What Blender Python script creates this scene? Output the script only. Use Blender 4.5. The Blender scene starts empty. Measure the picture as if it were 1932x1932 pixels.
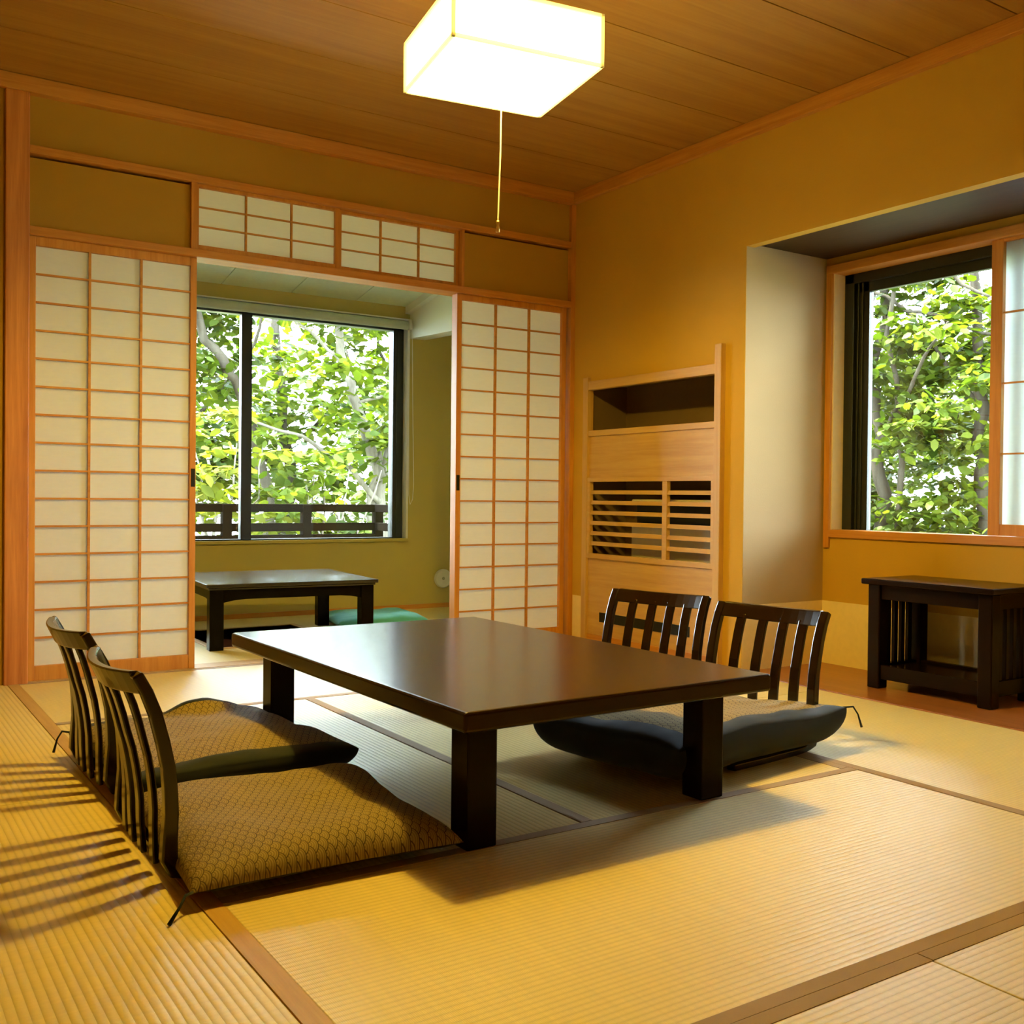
import bpy, bmesh, math, random
import numpy as np
from mathutils import Vector, Matrix

S = bpy.context.scene
COL = S.collection
PI = math.pi

# ------------------------------------------------------------------ materials
def new_mat(name):
    m = bpy.data.materials.new(name); m.use_nodes = True
    nt = m.node_tree
    for n in list(nt.nodes): nt.nodes.remove(n)
    out = nt.nodes.new('ShaderNodeOutputMaterial')
    return m, nt, out

class NG:
    """small node helper"""
    def __init__(s, nt): s.nt = nt
    def n(s, t, **kw):
        x = s.nt.nodes.new(t)
        for k, v in kw.items(): setattr(x, k, v)
        return x
    def link(s, a, b): s.nt.links.new(a, b)
    def math(s, op, a, b=None, c=None, clamp=False):
        x = s.nt.nodes.new('ShaderNodeMath'); x.operation = op; x.use_clamp = clamp
        for i, v in enumerate((a, b, c)):
            if v is None: continue
            if isinstance(v, (int, float)): x.inputs[i].default_value = v
            else: s.nt.links.new(v, x.inputs[i])
        return x.outputs[0]
    def mixc(s, f, a, b, blend='MIX'):
        x = s.nt.nodes.new('ShaderNodeMix'); x.data_type = 'RGBA'; x.blend_type = blend
        for i, v in ((0, f), (6, a), (7, b)):
            if isinstance(v, (int, float)): x.inputs[i].default_value = v
            elif isinstance(v, tuple): x.inputs[i].default_value = (*v[:3], 1)
            else: s.nt.links.new(v, x.inputs[i])
        return x.outputs[2]
    def coords(s, scale=(1, 1, 1), rot=(0, 0, 0), kind='Object'):
        tc = s.nt.nodes.new('ShaderNodeTexCoord'); mp = s.nt.nodes.new('ShaderNodeMapping')
        mp.inputs['Scale'].default_value = scale; mp.inputs['Rotation'].default_value = rot
        s.nt.links.new(tc.outputs[kind], mp.inputs[0]); return mp.outputs[0]
    def noise(s, vec, scale=1, detail=3, rough=.5, dist=0):
        x = s.nt.nodes.new('ShaderNodeTexNoise')
        x.inputs['Scale'].default_value = scale; x.inputs['Detail'].default_value = detail
        x.inputs['Roughness'].default_value = rough; x.inputs['Distortion'].default_value = dist
        s.nt.links.new(vec, x.inputs['Vector']); return x.outputs[0]
    def ramp(s, f, stops):
        x = s.nt.nodes.new('ShaderNodeValToRGB'); e = x.color_ramp.elements
        while len(e) < len(stops): e.new(.5)
        for el, (p, c) in zip(e, stops): el.position = p; el.color = (*c, 1)
        s.nt.links.new(f, x.inputs[0]); return x.outputs[0]
    def bsdf(s, color, rough=.6, spec=.5, bump=None, bstr=.2, bdist=.01, ior=1.5):
        x = s.nt.nodes.new('ShaderNodeBsdfPrincipled')
        if isinstance(color, tuple): x.inputs['Base Color'].default_value = (*color, 1)
        else: s.nt.links.new(color, x.inputs['Base Color'])
        if isinstance(rough, (int, float)): x.inputs['Roughness'].default_value = rough
        else: s.nt.links.new(rough, x.inputs['Roughness'])
        x.inputs['Specular IOR Level'].default_value = spec; x.inputs['IOR'].default_value = ior
        if bump is not None:
            b = s.nt.nodes.new('ShaderNodeBump'); b.inputs['Strength'].default_value = bstr
            b.inputs['Distance'].default_value = bdist
            s.nt.links.new(bump, b.inputs['Height']); s.nt.links.new(b.outputs[0], x.inputs['Normal'])
        return x

def wood(name, c1, c2, axis='z', rough=.5, spec=.4, grain=1.0, ior=1.5):
    m, nt, out = new_mat(name); g = NG(nt)
    sc = {'x': (1.2, 22, 22), 'y': (22, 1.2, 22), 'z': (22, 22, 1.2)}[axis]
    v = g.coords(tuple(a*grain for a in sc))
    n1 = g.noise(v, 1.5, 4, .55, .6)
    v2 = g.coords(tuple(a*grain*5 for a in sc)); n2 = g.noise(v2, 2, 3, .6)
    f = g.math('ADD', g.math('MULTIPLY', n1, .75), g.math('MULTIPLY', n2, .25))
    col = g.ramp(f, [(.32, c2), (.62, c1)])
    b = g.bsdf(col, rough, spec, f, .08, .004, ior)
    g.link(b.outputs[0], out.inputs[0]); return m

def plaster(name, c, var=.08, rough=.9):
    m, nt, out = new_mat(name); g = NG(nt)
    v = g.coords((1, 1, 1)); n1 = g.noise(v, 2.2, 3); n2 = g.noise(v, 260, 3, .7)
    col = g.mixc(n1, tuple(a*(1-var) for a in c), tuple(min(1, a*(1+var)) for a in c))
    b = g.bsdf(col, rough, .15, n2, .22, .003)
    g.link(b.outputs[0], out.inputs[0]); return m

def plain(name, c, rough=.5, spec=.5, metallic=0, ior=1.5):
    m, nt, out = new_mat(name); g = NG(nt)
    n = g.noise(g.coords(), 40, 2)
    col = g.mixc(n, tuple(a*.94 for a in c), tuple(min(1, a*1.06) for a in c))
    b = g.bsdf(col, rough, spec, ior=ior); b.inputs['Metallic'].default_value = metallic
    g.link(b.outputs[0], out.inputs[0]); return m

def lacquer(name, c1, c2, axis, rough, ior=1.5, spec=.5):
    m, nt, out = new_mat(name); g = NG(nt)
    sc = {'x': (1.5, 30, 30), 'y': (30, 1.5, 30), 'z': (30, 30, 1.5)}[axis]
    n1 = g.noise(g.coords(sc), 1.6, 4, .6, .5)
    col = g.mixc(n1, c1, c2)
    n2 = g.noise(g.coords((1, 1, 1)), 60, 3)
    r = g.math('ADD', rough-.02, g.math('MULTIPLY', n2, .04))
    b = g.bsdf(col, r, spec, n1, .03, .002, ior)
    g.link(b.outputs[0], out.inputs[0]); return m

def tatami_mat(name, axis, c=(.79, .62, .235)):
    """igusa rush: ribs run along `axis`, about 16 mm apart"""
    m, nt, out = new_mat(name); g = NG(nt)
    tc = g.n('ShaderNodeTexCoord'); sp = g.n('ShaderNodeSeparateXYZ'); g.link(tc.outputs['Object'], sp.inputs[0])
    a = sp.outputs['Y'] if axis == 'x' else sp.outputs['X']
    l = sp.outputs['X'] if axis == 'x' else sp.outputs['Y']
    rib = g.math('MULTIPLY_ADD', g.math('SINE', g.math('MULTIPLY', a, 2*PI/.0155)), .5, .5)
    ribp = g.math('POWER', rib, .38)
    rush = g.math('MULTIPLY_ADD', g.math('SINE', g.math('MULTIPLY', l, 2*PI/.0032)), .5, .5)
    sc = (1.2, 60, 1) if axis == 'x' else (60, 1.2, 1)
    sc2 = (60, 2, 1) if axis == 'x' else (2, 60, 1)
    n1 = g.noise(g.coords(sc2), 2.0, 3); n0 = g.noise(g.coords((1, 1, 1)), 1.7, 2)
    col = g.mixc(n1, tuple(x*.86 for x in c), tuple(min(1, x*1.1) for x in c))
    col = g.mixc(g.math('MULTIPLY', n0, .35), col, (c[0]*.95, c[1]*.98, c[2]*1.15))
    col = g.mixc(g.math('MULTIPLY', g.math('SUBTRACT', 1, ribp), .5), col, tuple(x*.6 for x in c))
    h = g.math('ADD', ribp, g.math('MULTIPLY', rush, .12))
    b = g.bsdf(col, .44, .75, h, .36, .0018)
    g.link(b.outputs[0], out.inputs[0]); return m

def seigaiha(name):
    """overlapping wave-fan brocade"""
    m, nt, out = new_mat(name); g = NG(nt)
    tc = g.n('ShaderNodeTexCoord'); sp = g.n('ShaderNodeSeparateXYZ')
    nv = g.n('ShaderNodeTexNoise'); nv.inputs['Scale'].default_value = 9; g.link(tc.outputs['Object'], nv.inputs['Vector'])
    g.link(tc.outputs['Object'], sp.inputs[0])
    R = .0195
    u = g.math('DIVIDE', g.math('ADD', sp.outputs['Y'], g.math('MULTIPLY', nv.outputs[0], .012)), R)
    v = g.math('DIVIDE', g.math('ADD', sp.outputs['X'], g.math('MULTIPLY', nv.outputs[0], .012)), R)
    h = .52
    base = g.math('FLOOR', g.math('DIVIDE', v, h))
    ds = []
    for k in (1, 0, -1, -2):
        row = g.math('SUBTRACT', base, k)
        off = g.math('FLOORED_MODULO', row, 2)
        uu = g.math('ADD', u, off)
        du = g.math('SUBTRACT', uu, g.math('MULTIPLY', g.math('ROUND', g.math('DIVIDE', uu, 2)), 2))
        dv = g.math('SUBTRACT', v, g.math('MULTIPLY', row, h))
        ds.append(g.math('SQRT', g.math('ADD', g.math('MULTIPLY', du, du), g.math('MULTIPLY', dv, dv))))
    d = ds[3]
    for k in (2, 1, 0):
        inside = g.math('LESS_THAN', ds[k], 1.0)
        d = g.math('ADD', g.math('MULTIPLY', inside, ds[k]), g.math('MULTIPLY', g.math('SUBTRACT', 1, inside), d))
    ring = g.math('MULTIPLY_ADD', g.math('COSINE', g.math('MULTIPLY', d, 2*PI*4)), .5, .5)
    edge = g.math('GREATER_THAN', d, .90)
    col = g.mixc(g.math('POWER', ring, 2), (.31, .235, .105), (.19, .14, .065))
    col = g.mixc(edge, col, (.075, .05, .035))
    n = g.noise(g.coords((1, 1, 1)), 500, 2)
    b = g.bsdf(col, .75, .25, g.math('ADD', g.math('SUBTRACT', 1, ring), g.math('MULTIPLY', n, .6)), .35, .0015)
    g.link(b.outputs[0], out.inputs[0]); return m

def cloth(name, c, scale=900):
    m, nt, out = new_mat(name); g = NG(nt)
    n = g.noise(g.coords((1, 1, 1)), scale, 2); n2 = g.noise(g.coords((1, 1, 1)), 8, 3)
    col = g.mixc(n2, tuple(a*.8 for a in c), tuple(min(1, a*1.15) for a in c))
    b = g.bsdf(col, .8, .25, n, .3, .001); b.inputs['Sheen Weight'].default_value = .15
    g.link(b.outputs[0], out.inputs[0]); return m

def paper(name, c, trans=.55):
    m, nt, out = new_mat(name); g = NG(nt)
    n = g.noise(g.coords((8, 8, 40)), 3, 4, .6)
    col = g.mixc(n, tuple(a*.93 for a in c), c)
    d = g.n('ShaderNodeBsdfDiffuse'); t = g.n('ShaderNodeBsdfTranslucent'); mx = g.n('ShaderNodeMixShader')
    g.link(col, d.inputs[0]); g.link(col, t.inputs[0]); mx.inputs[0].default_value = trans
    g.link(d.outputs[0], mx.inputs[1]); g.link(t.outputs[0], mx.inputs[2]); g.link(mx.outputs[0], out.inputs[0]); return m

def glass(name):
    m, nt, out = new_mat(name); g = NG(nt)
    t = g.n('ShaderNodeBsdfTransparent'); t.inputs[0].default_value = (.96, .98, .97, 1)
    gl = g.n('ShaderNodeBsdfGlossy'); gl.inputs['Roughness'].default_value = .01
    fr = g.n('ShaderNodeFresnel'); fr.inputs[0].default_value = 1.45
    mx = g.n('ShaderNodeMixShader'); g.link(fr.outputs[0], mx.inputs[0])
    g.link(t.outputs[0], mx.inputs[1]); g.link(gl.outputs[0], mx.inputs[2]); g.link(mx.outputs[0], out.inputs[0]); return m

def shade(name, clear, glow):
    """lit washi: lets part of the bulb's light straight through, the rest makes the paper glow"""
    m, nt, out = new_mat(name); g = NG(nt)
    e = g.n('ShaderNodeEmission'); e.inputs[0].default_value = (1, .70, .13, 1); e.inputs[1].default_value = glow
    tr = g.n('ShaderNodeBsdfTransparent')
    mx = g.n('ShaderNodeMixShader'); mx.inputs[0].default_value = clear
    g.link(e.outputs[0], mx.inputs[1]); g.link(tr.outputs[0], mx.inputs[2]); g.link(mx.outputs[0], out.inputs[0]); return m

def emit(name, c, s):
    m, nt, out = new_mat(name); g = NG(nt)
    e = g.n('ShaderNodeEmission'); e.inputs[0].default_value = (*c, 1); e.inputs[1].default_value = s
    g.link(e.outputs[0], out.inputs[0]); return m

def leaf_mat(name, stops, trans=.5):
    m, nt, out = new_mat(name); g = NG(nt)
    ge = g.n('ShaderNodeNewGeometry')
    col = g.ramp(ge.outputs['Random Per Island'], stops)
    b = g.bsdf(col, .5, .12)
    t = g.n('ShaderNodeBsdfTranslucent')
    tcol = g.mixc(1.0, col, (1.0, 1.0, .35), 'MULTIPLY'); g.link(tcol, t.inputs[0])
    mx = g.n('ShaderNodeMixShader'); mx.inputs[0].default_value = trans
    g.link(b.outputs[0], mx.inputs[1]); g.link(t.outputs[0], mx.inputs[2]); g.link(mx.outputs[0], out.inputs[0]); return m

CEDAR1, CEDAR2 = (.56, .25, .045), (.42, .155, .022)
M = {}
for ax in 'xyz':
    M['cedar_'+ax] = wood('cedar_'+ax, CEDAR1, CEDAR2, ax, .5, .35)
    M['dark_'+ax] = lacquer('dark_stained_'+ax, (.007, .0028, .0018), (.011, .0045, .0025), ax, .22, 1.45, .1)
    M['chair_'+ax] = lacquer('chair_lacquer_'+ax, (.010, .0042, .0022), (.016, .0068, .0034), ax, .15, 1.5, .5)
    M['black_'+ax] = lacquer('black_lacquer_'+ax, (.004, .003, .003), (.007, .005, .004), ax, .2, 1.45, .05)
M['pale'] = wood('pale_cypress', (.55, .34, .11), (.46, .26, .08), 'y', .5, .35)
M['pale_z'] = wood('pale_cypress_upright', (.55, .34, .11), (.46, .26, .08), 'z', .5, .35)
M['post'] = wood('post_cedar', (.62, .25, .06), (.36, .11, .025), 'z', .45, .4, .55)
M['ceil'] = wood('ceiling_cedar', (.40, .205, .036), (.31, .135, .024), 'x', .55, .3, .35)
M['board'] = wood('board_floor', (.36, .13, .035), (.26, .085, .022), 'y', .28, .5)
M['tabletop'] = lacquer('table_lacquer', (.018, .0065, .0025), (.026, .010, .004), 'x', .19, 1.5, .22)
M['tablegloss'] = lacquer('table_top_gloss', (.018, .0065, .0025), (.026, .010, .004), 'x', .21, 2.1, .5)
M['suntop'] = lacquer('sunroom_table_lacquer', (.012, .009, .008), (.018, .013, .011), 'x', .17, 1.7, .5)
M['plaster'] = plaster('ochre_plaster', (.50, .29, .045)); M['plaster_daylit'] = plaster('ochre_plaster_daylit', (.45, .33, .175))  # second plaster is a paler copy, window light put into its colour
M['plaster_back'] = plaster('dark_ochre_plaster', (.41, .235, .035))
M['olive'] = plaster('olive_plaster', (.50, .41, .13))
M['white_wall'] = plaster('white_plaster', (.78, .77, .66), .03)
M['sunceil'] = plain('sunroom_board_leaf_bounce', (.76, .88, .70), .35, .4)  # green tint stands for light bounced in from the foliage
M['washi'] = plain('washi_dado', (.80, .64, .36), .85, .2)
M['tat_x'] = tatami_mat('tatami_x', 'x'); M['tat_y'] = tatami_mat('tatami_y', 'y')
M['heri'] = cloth('tatami_border_cloth', (.36, .245, .13), 700)
M['strip'] = wood('floor_strip', (.56, .35, .11), (.46, .27, .08), 'y', .55, .3)
M['paper'] = paper('shoji_paper', (.90, .88, .82), .5)
M['shade'] = shade('lamp_side_paper', .12, 19); M['shade_b'] = shade('lamp_bottom_paper', .6, 45)
M['paper_daylit'] = paper('daylit_screen_paper', (.86, .93, 1.0), .8)  # bluish white paints the outdoor light into the paper
M['glass'] = glass('window_glass')
M['alu'] = plain('black_aluminium', (.012, .014, .014), .35, .5)
M['white'] = plain('white_plastic', (.80, .80, .76), .4, .4)
M['blind'] = cloth('roller_blind', (.50, .56, .46), 300)
M['grey'] = plain('vent_grille_grey', (.42, .44, .36), .5, .4)
M['black'] = plain('matt_black', (.006, .006, .006), .6, .3)
M['inside'] = plain('cabinet_inside', (.16, .10, .05), .8, .2)
M['navy'] = cloth('navy_cloth', (.009, .015, .025))
M['teal'] = cloth('teal_cloth', (.10, .42, .33))
M['fan'] = seigaiha('wave_fan_brocade')
M['unit'] = plain('air_unit_casing', (.55, .50, .38), .45, .4)
M['brass'] = plain('brass', (.75, .50, .16), .3, .5, 1.0)
M['rail'] = wood('rail_wood', (.0032, .0022, .0012), (.002, .0013, .0008), 'x', .9, .02)
M['bark'] = wood('bark', (.045, .040, .030), (.018, .015, .010), 'z', .9, .02, .5)
M['bark_pale'] = wood('bark_pale', (.12, .11, .09), (.055, .048, .036), 'z', .9, .15, .5)
M['leafA'] = leaf_mat('leaf_bright', [(0, (.026, .048, .004)), (.5, (.052, .078, .006)), (1, (.088, .108, .012))], .5)
M['leafB'] = leaf_mat('leaf_mid', [(0, (.012, .027, .003)), (.6, (.034, .055, .005)), (1, (.062, .082, .008))], .45)
M['leafC'] = leaf_mat('leaf_yellow', [(0, (.055, .072, .006)), (.6, (.095, .105, .010)), (1, (.13, .138, .022))], .55)
M['soil'] = plain('forest_soil', (.19, .21, .11), .95, .1)
M['pit'] = wood('pit_wood', (.22, .08, .04), (.14, .05, .025), 'x', .5, .3)
M['eave'] = wood('terrace_wood', (.60, .64, .50), (.52, .55, .43), 'y', .7, .2)

# ------------------------------------------------------------------ mesh helpers
class MB:
    def __init__(s): s.bm = bmesh.new()
    def box(s, x0, x1, y0, y1, z0, z1, mi=0):
        vs = [s.bm.verts.new(p) for p in ((x0,y0,z0),(x1,y0,z0),(x1,y1,z0),(x0,y1,z0),(x0,y0,z1),(x1,y0,z1),(x1,y1,z1),(x0,y1,z1))]
        for f in ((0,3,2,1),(4,5,6,7),(0,1,5,4),(1,2,6,5),(2,3,7,6),(3,0,4,7)):
            fc = s.bm.faces.new([vs[i] for i in f]); fc.material_index = mi
        return s
    def prism(s, pts, axis, a, b):
        """closed polygon `pts` in the plane across `axis`, from a to b"""
        def P(p, t): return {'x': (t, p[0], p[1]), 'y': (p[0], t, p[1]), 'z': (p[0], p[1], t)}[axis]
        A = [s.bm.verts.new(P(p, a)) for p in pts]; B = [s.bm.verts.new(P(p, b)) for p in pts]
        n = len(pts)
        s.bm.faces.new(A); s.bm.faces.new(B[::-1])
        for i in range(n): s.bm.faces.new((A[i], B[i], B[(i+1)%n], A[(i+1)%n]))
        return s
    def sweep(s, path, hw, hd, up=(0,1,0)):
        """rectangular section (hw along `up`, hd across) along a 3D polyline"""
        path = [Vector(p) for p in path]; up = Vector(up); rings = []
        for i, p in enumerate(path):
            t = (path[min(i+1, len(path)-1)]-path[max(i-1, 0)]).normalized()
            n = t.cross(up).normalized()
            u = n.cross(t).normalized()
            rings.append([s.bm.verts.new(p+u*a*hw+n*b*hd) for a, b in ((-1,-1),(1,-1),(1,1),(-1,1))])
        for r, q in zip(rings, rings[1:]):
            for i in range(4): s.bm.faces.new((r[i], r[(i+1)%4], q[(i+1)%4], q[i]))
        s.bm.faces.new(rings[0][::-1]); s.bm.faces.new(rings[-1])
        return s
    def tube(s, path, rad, seg=8):
        path = [Vector(p) for p in path]
        if isinstance(rad, (int, float)): rad = [rad]*len(path)
        rings = []
        ref = Vector((0.31, 0.17, .93)).normalized()
        for i, p in enumerate(path):
            t = (path[min(i+1, len(path)-1)]-path[max(i-1, 0)]).normalized()
            a = t.cross(ref)
            if a.length < .05: a = t.cross(Vector((1, 0, 0)))
            a.normalize(); b = t.cross(a)
            rings.append([s.bm.verts.new(p+(a*math.cos(2*PI*k/seg)+b*math.sin(2*PI*k/seg))*rad[i]) for k in range(seg)])
        for r, q in zip(rings, rings[1:]):
            for i in range(seg): s.bm.faces.new((r[i], r[(i+1)%seg], q[(i+1)%seg], q[i]))
        s.bm.faces.new(rings[0][::-1]); s.bm.faces.new(rings[-1])
        return s
    def lathe(s, prof, c=(0,0,0), axis='z', seg=24):
        rings = []
        for r, h in prof:
            ring = []
            for k in range(seg):
                a = 2*PI*k/seg; x, y = r*math.cos(a), r*math.sin(a)
                p = {'z': (x, y, h), 'y': (x, h, y), 'x': (h, x, y)}[axis]
                ring.append(s.bm.verts.new((c[0]+p[0], c[1]+p[1], c[2]+p[2])))
            rings.append(ring)
        for r, q in zip(rings, rings[1:]):
            for i in range(seg): s.bm.faces.new((r[i], r[(i+1)%seg], q[(i+1)%seg], q[i]))
        s.bm.faces.new(rings[0][::-1]); s.bm.faces.new(rings[-1])
        return s
    def build(s, name, mats, parent=None, bevel=0, smooth=False, seg=2):
        bmesh.ops.recalc_face_normals(s.bm, faces=s.bm.faces)
        me = bpy.data.meshes.new(name); s.bm.to_mesh(me); s.bm.free()
        if not isinstance(mats, (list, tuple)): mats = [mats]
        for m in mats: me.materials.append(m)
        o = bpy.data.objects.new(name, me); COL.objects.link(o)
        if smooth:
            for p in me.polygons: p.use_smooth = True
        if bevel:
            b = o.modifiers.new('bevel', 'BEVEL'); b.width = bevel; b.segments = seg; b.limit_method = 'ANGLE'
        if parent is not None: o.parent = parent
        return o

def tag(o, label, cat, group=None, kind=None):
    o['label'] = label; o['category'] = cat
    if group: o['group'] = group
    if kind: o['kind'] = kind
    return o
def thing(name, label, cat, loc=(0, 0, 0), rz=0, group=None):
    o = bpy.data.objects.new(name, None); COL.objects.link(o); o.empty_display_size = .1
    o.location = loc; o.rotation_euler = (0, 0, rz)
    return tag(o, label, cat, group)
def struct(o): o['kind'] = 'structure'; return o
def sroot(name):
    o = bpy.data.objects.new(name, None); COL.objects.link(o); o['kind'] = 'structure'; return o
def copy_tree(o, parent=None):
    c = o.copy(); COL.objects.link(c)
    if parent is not None: c.parent = parent
    for ch in list(o.children): copy_tree(ch, c)
    return c
def bx(name, mat, x0, x1, y0, y1, z0, z1, parent=None, bevel=0):
    return MB().box(x0, x1, y0, y1, z0, z1).build(name, mat, parent, bevel)

# ------------------------------------------------------------------ room shell
XW, YB, CZ = 3.31, 4.80, 2.44          # right wall, shoji wall face, ceiling
XL, YF = -1.9, -1.7                    # unseen left wall and the wall behind the camera
NY0, NY1, NX = .9, 3.441, 3.835        # window niche in the right wall

struct(MB().box(XL, 3.29, YF, 4.90, -.12, -.05).build('floor', M['strip']))
struct(bx('floor_niche', M['board'], 3.288, NX+.05, NY0-.05, NY1+.03, -.12, .004, bevel=.003))
struct(bx('trim_1', M['strip'], .56, .598, YF, 4.79, -.05, .0015))         # flush strip between the two mat fields
struct(bx('trim_2', M['cedar_y'], 3.288, 3.312, NY1+.03, 4.80, -.05, .004))
struct(bx('trim_3', M['pale'], .63, 3.29, 4.785, 4.905, -.05, .003))     # door sill

# ceiling of wide cedar boards with open joints
mb = MB(); y = YF
ys = []
yy = 2.552
while yy > YF: yy -= .4405
while yy < 4.9:
    ys.append((max(yy, YF), min(yy+.4405, 4.86))); yy += .4405
for a, b in ys: mb.box(XL, XW+.1, a+.003, b-.003, CZ, CZ+.014)
mb.box(XL, XW+.1, YF, 4.9, CZ+.016, CZ+.08)
struct(mb.build('ceiling', M['ceil']))

mb = MB()
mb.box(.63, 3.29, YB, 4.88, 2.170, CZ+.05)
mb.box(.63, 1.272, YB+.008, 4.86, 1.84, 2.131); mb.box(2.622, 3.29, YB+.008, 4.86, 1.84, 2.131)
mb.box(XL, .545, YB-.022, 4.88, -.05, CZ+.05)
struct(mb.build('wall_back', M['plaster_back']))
mb = MB()
mb.box(XW, XW+.10, 4.662, 4.9, -.05, CZ+.05); mb.box(XW, XW+.10, NY1, 3.572, -.05, CZ+.05); mb.box(XW, XW+.10, 3.572, 4.662, 1.40, CZ+.05)
mb.box(XW, XW+.05, NY0, NY1, 1.905, CZ+.05)
mb.box(XW, XW+.10, YF, NY0, -.05, CZ+.05)
struct(mb.build('wall_right', M['plaster']))
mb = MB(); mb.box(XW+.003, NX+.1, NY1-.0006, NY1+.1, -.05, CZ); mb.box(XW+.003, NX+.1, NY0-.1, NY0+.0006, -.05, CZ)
struct(mb.build('wall_alcove', M['plaster_daylit']))
WY0, WY1, WZ0, WZ1 = 1.45, 3.398, .638, 1.842               # niche window opening
mb = MB()
mb.box(NX, NX+.1, WY1+.02, NY1+.05, -.05, CZ); mb.box(NX, NX+.1, NY0, WY0-.02, -.05, CZ)
mb.box(NX, NX+.1, WY0-.02, WY1+.02, -.05, WZ0-.03); mb.box(NX, NX+.1, WY0-.02, WY1+.02, WZ1+.03, CZ)
struct(mb.build('wall_niche', M['plaster']))
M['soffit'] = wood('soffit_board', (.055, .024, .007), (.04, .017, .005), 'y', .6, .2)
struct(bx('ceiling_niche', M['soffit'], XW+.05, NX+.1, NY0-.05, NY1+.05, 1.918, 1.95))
struct(bx('wall_left', M['plaster'], XL-.1, XL, YF-.1, 4.9, -.1, CZ+.05))
struct(bx('wall_front', M['plaster'], XL-.1, NX+.1, YF-.1, YF, -.1, CZ+.05))
# paper dado at the foot of the plaster
mb = MB(); mb.box(NX-.002, NX, NY0, NY1-.002, .004, .30); mb.box(XW+.002, NX-.002, NY1-.002, NY1, .004, .30)
struct(mb.build('baseboard_niche', M['washi']))
struct(bx('baseboard_right', M['washi'], XW-.003, XW, 4.668, 4.768, .004, .24))

struct(bx('trim_4', M['cedar_x'], XL, 3.3, YB-.045, YB+.02, 2.377, 2.4395, bevel=.003))      # cornice, shoji wall
struct(bx('trim_5', M['cedar_y'], XW-.03, XW+.02, YF, 4.80, 2.380, 2.4395, bevel=.003))     # cornice, right wall
struct(bx('trim_6', M['post'], .545, .632, 4.762, 4.90, -.05, 2.378, bevel=.004))              # square post
struct(bx('trim_7', M['cedar_z'], 3.282, 3.312, 4.775, 4.90, -.05, 2.378, bevel=.002))         # slim corner post
mb = MB(); mb.box(.632, 3.282, 4.772, 4.90, 1.814, 1.848)
struct(mb.build('trim_8', M['cedar_x'], bevel=.003))                                        # door head
mb = MB(); mb.box(.632, 3.282, 4.776, 4.90, 2.141, 2.174)
struct(mb.build('trim_9', M['cedar_x'], bevel=.003))                                        # transom head
mb = MB(); mb.box(.632, 1.272, 4.861, 4.872, 1.84, 2.15); mb.box(2.622, 3.282, 4.861, 4.872, 1.84, 2.15)
struct(mb.build('trim_13', M['black']))                                                      # black sheet added behind the plaster panels as the groove's shade
mb = MB(); mb.box(1.268, 1.292, 4.79, 4.88, 1.848, 2.15); mb.box(2.612, 2.628, 4.79, 4.88, 1.848, 2.15)
struct(mb.build('trim_10', M['cedar_z'], bevel=.002))

# ------------------------------------------------------------------ shoji
def shoji(name, x0, x1, y, z0, z1, cols, rows, stile, top, bot, depth=.032, pull=None, axis='x', bar=.009, pm='paper'):
    root = sroot(name)
    def B(mb, a0, a1, b0, b1, c0, c1):
        if axis == 'x': mb.box(a0, a1, b0, b1, c0, c1)
        else: mb.box(b0, b1, a0, a1, c0, c1)
    f = MB()
    B(f, x0, x0+stile, y, y+depth, z0, z1); B(f, x1-stile, x1, y, y+depth, z0, z1)
    B(f, x0+stile, x1-stile, y+.002, y+depth-.002, z0, z0+bot); B(f, x0+stile, x1-stile, y+.002, y+depth-.002, z1-top, z1)
    f.build('frame', M['cedar_z'], root, .0015)
    k = MB(); ax0, ax1, az0, az1 = x0+stile, x1-stile, z0+bot, z1-top
    for i in range(1, cols):
        c = ax0+(ax1-ax0)*i/cols; B(k, c-bar/2, c+bar/2, y+.005, y+.021, az0, az1)
    for i in range(1, rows):
        c = az0+(az1-az0)*i/rows; B(k, ax0, ax1, y+.007, y+.021, c-bar*.42, c+bar*.42)
    k.build('lattice', M['cedar_x'], root)
    p = MB(); B(p, ax0-.005, ax1+.005, y+.0212, y+.0216, az0-.005, az1+.005); p.build('paper', M[pm], root)
    if pull:
        q = MB(); B(q, pull-.009, pull+.009, y-.002, y+.003, .805, .885); q.build('finger_pull', M['black'], root, .002)
    return root
shoji('door_1', .634, 1.296, 4.800, .003, 1.814, 3, 15, .026, .037, .060, pull=1.284)
shoji('door_2', 2.592, 3.270, 4.800, .003, 1.814, 3, 15, .028, .030, .060, .056, pull=2.606)
shoji('window_3', 1.282, 1.958, 4.802, 1.850, 2.141, 3, 3, .022, .014, .024, bar=.007)
shoji('window_4', 1.955, 2.618, 4.826, 1.850, 2.141, 3, 3, .022, .014, .024, bar=.007)

# ------------------------------------------------------------------ niche window
w = sroot('window_1')
mb = MB()
mb.box(NX-.012, NX+.1, WY1, WY1+.034, .552, 1.880); mb.box(NX-.012, NX+.1, WY0-.034, WY0, .552, 1.880)
mb.build('jamb', M['cedar_z'], w, .002)
mb = MB(); mb.box(NX-.013, NX+.1, WY0, WY1, .602, WZ0); mb.build('sill', M['cedar_y'], w, .002)
mb = MB(); mb.box(NX-.013, NX+.1, WY0-.034, WY1+.034, WZ1, 1.882); mb.build('head', M['cedar_y'], w, .002)
mb = MB(); mb.box(NX+.002, NX+.075, WY1-.006, WY1+.0005, WZ0+.0, WZ1); mb.build('jamb_lining', M['washi'], w)
mb = MB(); ax = NX+.075
mb.box(ax, ax+.09, WY1-.06, WY1+.02, WZ0-.01, WZ1+.02); mb.box(ax, ax+.09, WY0-.02, WY0+.06, WZ0-.01, WZ1+.02)
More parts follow.
